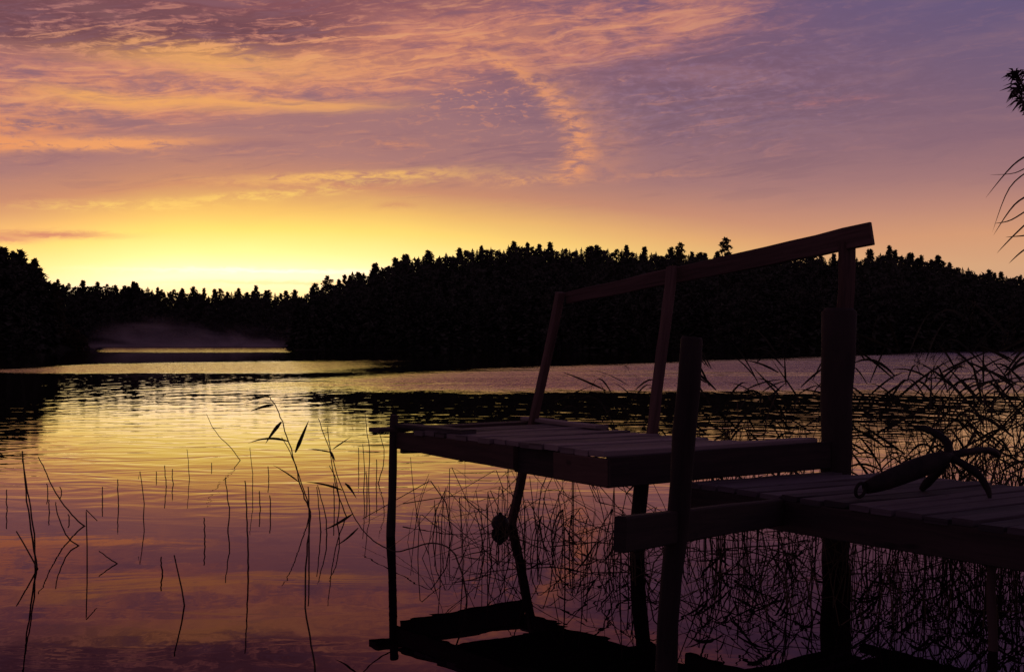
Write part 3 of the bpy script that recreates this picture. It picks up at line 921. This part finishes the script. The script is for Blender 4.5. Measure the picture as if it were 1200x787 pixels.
# longer ones, each with its own look
LONG = [
    ([(222, 561), (221, 545), (219, 526)], 'single tall thin rush with a bent tip, right of two short stubs', .0045),
    ([(267, 621), (269, 600), (266, 578), (264, 559)], 'tall slightly kinked rush stem left of the leafy reed', .0055),
    ([(291, 664), (290, 630), (289, 595), (287, 563)], 'tallest straight rush in the open water, left of the leafy reed', .0060),
    ([(216, 709), (213, 690), (208, 668), (204, 650), (206, 656)], 'leaning rush with a folded tip standing nearest on the left', .0052),
    ([(168, 606), (169, 590), (166, 565), (164, 552), (162, 561)], 'hooked rush with its tip folded down, beside the upright stubs', .0048),
    ([(43, 664), (36, 620), (30, 575), (26, 528)], 'tall rush leaning left in the cluster at the left edge', .0065),
    ([(41, 662), (40, 625), (34, 585), (28, 550), (26, 534)], 'second tall rush leaning close behind its twin at the left edge', .0060),
    ([(44, 666), (38, 655), (28, 637), (19, 622)], 'snapped rush slanting steeply left in the left cluster', .0065),
    ([(99, 616), (88, 607), (72, 587), (60, 567), (50, 545), (45, 535)], 'long rush bent over in an arc towards the left', .0062),
    ([(92, 639), (80, 630), (70, 610), (66, 595), (65, 588)], 'curved rush beside the long arched one', .0055),
    ([(102, 661), (102, 640), (101, 600), (101, 597), (114, 610)], 'rush with its top snapped over to the right', .0050),
    ([(281.5, 539), (270, 524), (256, 510), (248, 498), (242, 485)], 'thin rush leaning far left, sharply mirrored in the bright water', .0052),
    ([(296, 575), (296, 555), (294, 538), (293, 524)], 'thin faint rush rising in the bright water near the leafy reed', .0042),
    ([(137, 660), (125, 652), (116, 645)], 'short slanting broken stem lying low among the left rushes', .0048)]
for pts, lab, r in LONG:
    stem_thing('rush_stem', path_px(pts, depth_of(pts[0][1])), r, r * .6, lab, 'rush', None, len(pts) > 3 and 'snapped' in lab or 'folded' in lab)

# the leafy reed left of the jetty
y = 5.1
o = stem_thing('common_reed', path_px([(370, 798), (365, 755), (358, 712), (359, 650), (364, 604), (357, 584), (350, 560), (343, 533), (334, 505), (327, 484), (318, 468), (312, 463)], y), .0042, .0018,
               'tall leafy reed arching over the brightest water left of the jetty')
for p, tip, wd, dr in [((321, 474), (293, 482), .014, .10), ((330, 494), (311, 520), .016, .12), ((338, 517), (290, 519), .012, .32), ((346, 530), (362, 492), .016, .0),
                       ((314, 464), (287, 471), .009, .1), ((352, 566), (319, 544), .007, .1)]:
    a, b = at_depth(*p, y), at_depth(*tip, y - .05)
    b.z += dr * (b - a).length
    add_leaf(o, a, b - a, (b - a).length, wd, dr)
o2 = stem_thing('common_reed', path_px([(364, 600), (358, 580), (350, 556), (340, 530), (330, 512)], depth_of(600)), .006, .003,
                'thinner bare reed stem crossing close in front of the tall leafy reed')
o3 = stem_thing('common_reed', path_px([(362, 640), (362, 600), (361, 570)], depth_of(640)), .006, .004, 'straight bare stub standing at the foot of the leafy reed')
# its neighbour, a broken reed bowed across in front of the corner post
y = 6.7
o = stem_thing('common_reed', path_px([(547, 704), (542, 672), (529, 644), (506, 636), (482, 642), (464, 646), (449, 640), (434, 630), (420, 614), (408, 590), (396, 558), (384, 520), (373, 490)], y), .0050, .0022,
               'long bowed reed with ragged leaves reaching past the corner post to the left')
for p, tip, wd, dr in [((386, 528), (393, 540), .018, .0), ((401, 574), (358, 564), .014, .12), ((413, 602), (379, 621), .016, -.15), ((404, 566), (418, 586), .018, .3), ((388, 530), (360, 526), .009, .1),
                       ((390, 526), (412, 511), .008, .0), ((420, 618), (393, 640), .012, -.2)]:
    a, b = at_depth(*p, y), at_depth(*tip, y - .04)
    b.z += dr * (b - a).length
    add_leaf(o, a, b - a, (b - a).length, wd, dr)
for pts, lab in [([(406, 605), (395, 575), (388, 535), (384, 500)], 'slender upright reed behind the long leaning reed'),
                 ([(395, 612), (398, 590), (393, 560), (386, 545)], 'short wavy reed stem between the two leafy reeds'),
                 ([(376, 623), (374, 600), (371, 570)], 'short bare reed stem, left of a close-standing pair between the leafy reeds'),
                 ([(383, 626), (381, 602), (372, 568)], 'short bare reed stem, right of a close-standing pair between the leafy reeds'),
                 ([(432, 566), (433, 530), (430, 505), (427, 480)], 'tallest thin reed just left of the corner post, against the dark reflection'),
                 ([(443, 566), (449, 545), (450, 526), (444, 505)], 'bowed thin reed bending right beside the corner post'),
                 ([(426, 575), (427, 550), (425, 520)], 'thin straight reed, second from the corner post')]:
    stem_thing('common_reed', path_px(pts, depth_of(pts[0][1])), .0055, .003, lab)

# ---------------------------------------------------------------- reed kinds for the thick beds
def reed_proto(kind, seed):
    g = random.Random(seed); stem, fol = MB(), MB()
    if kind == 'leafy':
        h = 1.5; lean = g.uniform(-.28, .28); pts = [Vector((lean * f ** 1.7 * h * .6, g.uniform(-.02, .02), h * f)) for f in np.linspace(-.2, 1, 9)]
        stem.tube(pts, list(np.linspace(.0065, .0025, 9)), 5)
        for k in range(g.randint(6, 9)):
            f = .32 + .66 * k / 7; i = min(7, int(f * 8)); p = pts[i].lerp(pts[min(8, i + 1)], f * 8 - i)
            a = (0 if g.random() < .5 else math.pi) + g.uniform(-.8, .8)
            d = Vector((math.cos(a), math.sin(a), g.uniform(.35, 1.9))).normalized()
            L = g.uniform(.32, .62); dr = g.choice((g.uniform(0, .25), g.uniform(.2, .9))); n = 8; pw = g.uniform(1.8, 3.6)
            fol.blade([p + d * L * q - UP * dr * L * q ** pw for q in np.linspace(0, 1, n)], g.uniform(.013, .025), d.cross(Vector((g.uniform(-.4, .4), 1, .4))))
        if g.random() < .3:
            for k in range(26):
                q = pts[-1] + Vector((g.uniform(-.02, .05), g.uniform(-.02, .02), g.uniform(-.06, .14)))
                fol.blade([q, q + Vector((g.uniform(-.01, .05), g.uniform(-.02, .02), g.uniform(-.02, .06))), q + Vector((g.uniform(.0, .08), 0, g.uniform(-.05, .05)))], .008, (0, 1, 0))
    elif kind == 'bare':
        h = 1.0; lean = g.uniform(-.5, .5); cv = g.uniform(-.3, .3)
        pts = [Vector((lean * f * h + cv * f * f * .4, g.uniform(-.1, .1) * f, h * f)) for f in np.linspace(-.2, 1, 8)]
        stem.tube(pts, list(np.linspace(.0055, .003, 8)), 5)
        if g.random() < .5:
            i = g.randint(4, 6); d = Vector((g.choice((-1, 1)), g.uniform(-.5, .5), g.uniform(.1, .8))).normalized(); L = g.uniform(.15, .3)
            fol.blade([pts[i] + d * L * q - UP * .5 * L * q * q for q in np.linspace(0, 1, 7)], .018, d.cross(UP))
    else:                                    # snapped: the upper half folds back to the water
        h = g.uniform(.45, .75); x = g.uniform(-.2, .2); s = g.choice((-1, 1))
        pts = [Vector((0, 0, -.2)), Vector((x * .5, 0, h * .5)), Vector((x, 0, h)), Vector((x + s * .03, .01, h + .01)), Vector((x + s * g.uniform(.2, .5), g.uniform(-.2, .2), h * g.uniform(.2, .7))), Vector((x + s * g.uniform(.4, .8), g.uniform(-.3, .3), g.uniform(-.05, .25)))]
        stem.tube(pts, [.0055, .0052, .005, .0048, .004, .003], 5)
        if g.random() < .6:
            d = Vector((s, 0, -.4)).normalized(); fol.blade([pts[3] + d * .3 * q - UP * .1 * q * q for q in np.linspace(0, 1, 6)], .02, (0, 1, 0))
    return stem, fol
RP = {k: [] for k in ('leafy', 'bare', 'snapped')}
for k in RP:
    for i in range(14 if k == 'leafy' else 8):
        st, fo_ = reed_proto(k, hash((k == 'bare') * 7 + (k == 'snapped') * 13) + i * 31)
        RP[k].append((st, fo_, st.mesh('reed_stem', REED), fo_.mesh('reed_foliage', REEDG) if fo_.v else None))

def plant_reed(kind, x, y, h, label, group, rz=None):
    st, fo_, sm, fm = g5.choice(RP[kind])
    o = bpy.data.objects.new('common_reed', sm); COL.objects.link(o)
    o.location = (x, y, 0); o.scale = (1, 1, 1)
    k = h / {'leafy': 1.5, 'bare': 1.0, 'snapped': .6}[kind]
    o.scale = (k, k, k)
    o.rotation_euler = (0, 0, (g5.choice((0, math.pi)) + g5.uniform(-.5, .5)) if rz is None else rz)
    if fm:
        c = bpy.data.objects.new('foliage', fm); COL.objects.link(c); c.parent = o
    tag(o, label, 'reed', group)
    return o
def clear_of_jetty(x, y):
    q = Vector((x, y, 0)) - P1; t, s = q.dot(EV), q.dot(DV)
    if -.12 < t < 1.24 and -.1 < s < 2.65: return False
    if .42 < t < 2.05 and -4.7 < s < .1: return False
    return True
def scatter(n, x0, x1, y0, y1, kind, h, label, group, under=False):
    """x range in photo columns, y range in metres from the camera"""
    k = 0
    while k < n:
        y = g5.uniform(y0, y1); x = (g5.uniform(x0, x1) - 600) / F * y
        hh = g5.uniform(*h)
        if not clear_of_jetty(x, y):
            if not under: continue
            hh = min(hh, .38)
        plant_reed(kind, x, y, hh, label, group); k += 1
scatter(22, 1010, 1240, 8.0, 9.6, 'leafy', (1.22, 1.56), 'leafy reed of the tall thicket behind the walkway, right of the thick piling', 'leafy reeds behind the walkway')
scatter(20, 1080, 1260, 7.9, 9.4, 'leafy', (1.0, 1.45), 'leafy reed of the tall thicket behind the walkway, right of the thick piling', 'leafy reeds behind the walkway')
scatter(14, 830, 965, 9.0, 10.6, 'leafy', (1.2, 1.42), 'leafy reed seen between the two thick pilings beyond the platform', 'leafy reeds between the pilings')
scatter(8, 660, 790, 9.6, 11.0, 'leafy', (.95, 1.22), 'slender leafy reed rising behind the platform between the handrail posts', 'reeds behind the handrail')
scatter(22, 1010, 1230, 7.8, 9.4, 'bare', (.7, 1.25), 'bare leaning reed stem in the thicket behind the walkway', 'bare reeds behind the walkway')
scatter(10, 820, 970, 8.8, 10.4, 'bare', (.6, 1.1), 'bare reed stem between the two thick pilings', 'bare reeds between the pilings')
scatter(22, 470, 730, 7.6, 10.8, 'bare', (.25, .62), 'thin reed stem standing in the water under and behind the platform', 'reeds under the platform', True)
scatter(16, 480, 740, 7.4, 10.4, 'snapped', (.25, .52), 'snapped reed folded over into the water beneath the platform', 'snapped reeds under the platform', True)
scatter(16, 800, 1160, 6.3, 9.0, 'bare', (.3, .6), 'reed stem standing in the shadow under the walkway', 'reeds under the walkway', True)
scatter(18, 800, 1180, 6.4, 9.0, 'snapped', (.3, .5), 'snapped reed tangled in the shadow under the walkway', 'snapped reeds under the walkway', True)

# the rest of the bed: one uncountable tangle
def tangle():
    g = random.Random(21); mb = MB()
    def one(x, y, hmax):
        k = g.random(); h = hmax * g.uniform(.45, 1.05)
        if k < .4:
            lx, ly = g.uniform(-.35, .35), g.uniform(-.3, .3)
            c = g.uniform(-.15, .15)
            pts = [Vector((x, y, -.15))] + [Vector((x + lx * f * h + c * f * f * h, y + ly * f * h, h * f)) for f in np.linspace(0, 1, 5)]
        elif k < .78:
            s = g.uniform(0, 6.28); r1, r2 = g.uniform(.05, .2), g.uniform(.25, .7); e = Vector((math.cos(s), math.sin(s) * .6, 0)); b = Vector((x, y, 0))
            pts = [b - UP * .15, b + e * r1 * .4 + UP * h * .6, b + e * r1 + UP * h, b + e * (r1 + .02) + UP * h * .99, b + e * r2 + UP * h * g.uniform(.1, .7)]
        else:
            s = g.uniform(0, 6.28); L = g.uniform(.3, .8); e = Vector((math.cos(s), math.sin(s) * .5, 0)); b = Vector((x, y, .0))
            pts = [b + UP * g.uniform(-.02, .1), b + e * L * .5 + UP * g.uniform(.02, .2), b + e * L + UP * g.uniform(0, .15)]
        r = g.uniform(.0020, .0048)
        mb.tube(pts, list(np.linspace(r, r * .55, len(pts))), 4)
        if g.random() < .22:
            p = pts[-2]; a = g.uniform(0, 6.28); d = Vector((math.cos(a), math.sin(a) * .5, g.uniform(-.3, .6))).normalized(); L = g.uniform(.12, .3)
            mb.blade([p + d * L * q - UP * .4 * L * q * q for q in np.linspace(0, 1, 5)], g.uniform(.01, .018), d.cross(UP))
    def field(n, x0, x1, y0, y1, hmax, clump=6):
        i = 0
        while i < n:
            cy = g.uniform(y0, y1); cx = (g.uniform(x0, x1) - 600) / F * cy
            for _ in range(g.randint(2, clump)):
                x, y = cx + g.gauss(0, .10), cy + g.gauss(0, .12)
                one(x, y, hmax if clear_of_jetty(x, y) else min(hmax, .40)); i += 1
    field(50, 480, 745, 7.2, 10.6, .46)
    field(50, 600, 760, 6.8, 8.6, .40)
    field(100, 800, 1180, 6.2, 8.8, .52)
    field(30, 990, 1200, 6.2, 7.6, .42)
    field(150, 1010, 1230, 7.8, 9.4, .95)
    field(70, 820, 970, 8.6, 10.2, .8)
    return mb.build('reed_tangle', REED)
tag(tangle(), 'tangle of dead broken reeds crowding the water under and behind the jetty', 'reeds', kind='stuff')

# ---------------------------------------------------------------- the big reed at the right edge, close to the camera
y = 2.6
big = empty('plumed_reed'); foot = at_depth(1216, 402, y); big.location = (foot.x + .03, y, 0)
BO = Vector(big.location)
stem_pts = [Vector((BO.x, y, -.2)), Vector((BO.x - .01, y, .8)), at_depth(1218, 300, y), at_depth(1212, 200, y), at_depth(1206, 130, y), at_depth(1196, 95, y), at_depth(1189, 84, y)]
q = smooth_path(stem_pts, 5)
mb = MB().tube([p - BO for p in q], list(np.linspace(.0045, .0014, len(q))), 7); mb.build('stem', REED, big)
for p, mid, tip, wd in [((1214, 178), (1188, 194), (1155, 232), .010), ((1215, 195), (1184, 220), (1163, 272), .008), ((1216, 225), (1190, 240), (1164, 276), .010),
                        ((1217, 238), (1186, 258), (1165, 262), .008), ((1217, 250), (1190, 275), (1168, 297), .009), ((1218, 274), (1198, 277), (1178, 278), .008), ((1219, 285), (1200, 294), (1182, 309), .009),
                        ((1214, 190), (1190, 203), (1160, 205), .006)]:
    a, m_, b = (at_depth(*p, y) - BO), (at_depth(*mid, y - .02) - BO), (at_depth(*tip, y - .06) - BO)
    MB().blade(smooth_path([a, m_, b], 5), wd, Vector((.25, .9, .3))).build('leaf', REEDG, big)
pl = MB(); gp = random.Random(4)
for k in range(150):
    f = gp.random()
    p0 = at_depth(1189, 84, y).lerp(at_depth(1206, 140, y), f) - BO
    d = Vector((gp.uniform(-.9, .55), gp.uniform(-.5, .5), gp.uniform(-.35, .75))).normalized()
    L = (.010 + .030 * math.sin(math.pi * min(1, .15 + f))) * gp.uniform(.6, 1.2)
    pl.blade([p0, p0 + d * L * .5, p0 + d * L - UP * L * .35], gp.uniform(.003, .006), d.cross(Vector((0, 1, 0))))
pl.build('plume', PLUME, big)
tag(big, 'large plumed reed with drooping leaves entering from the right edge against the sky', 'reed')
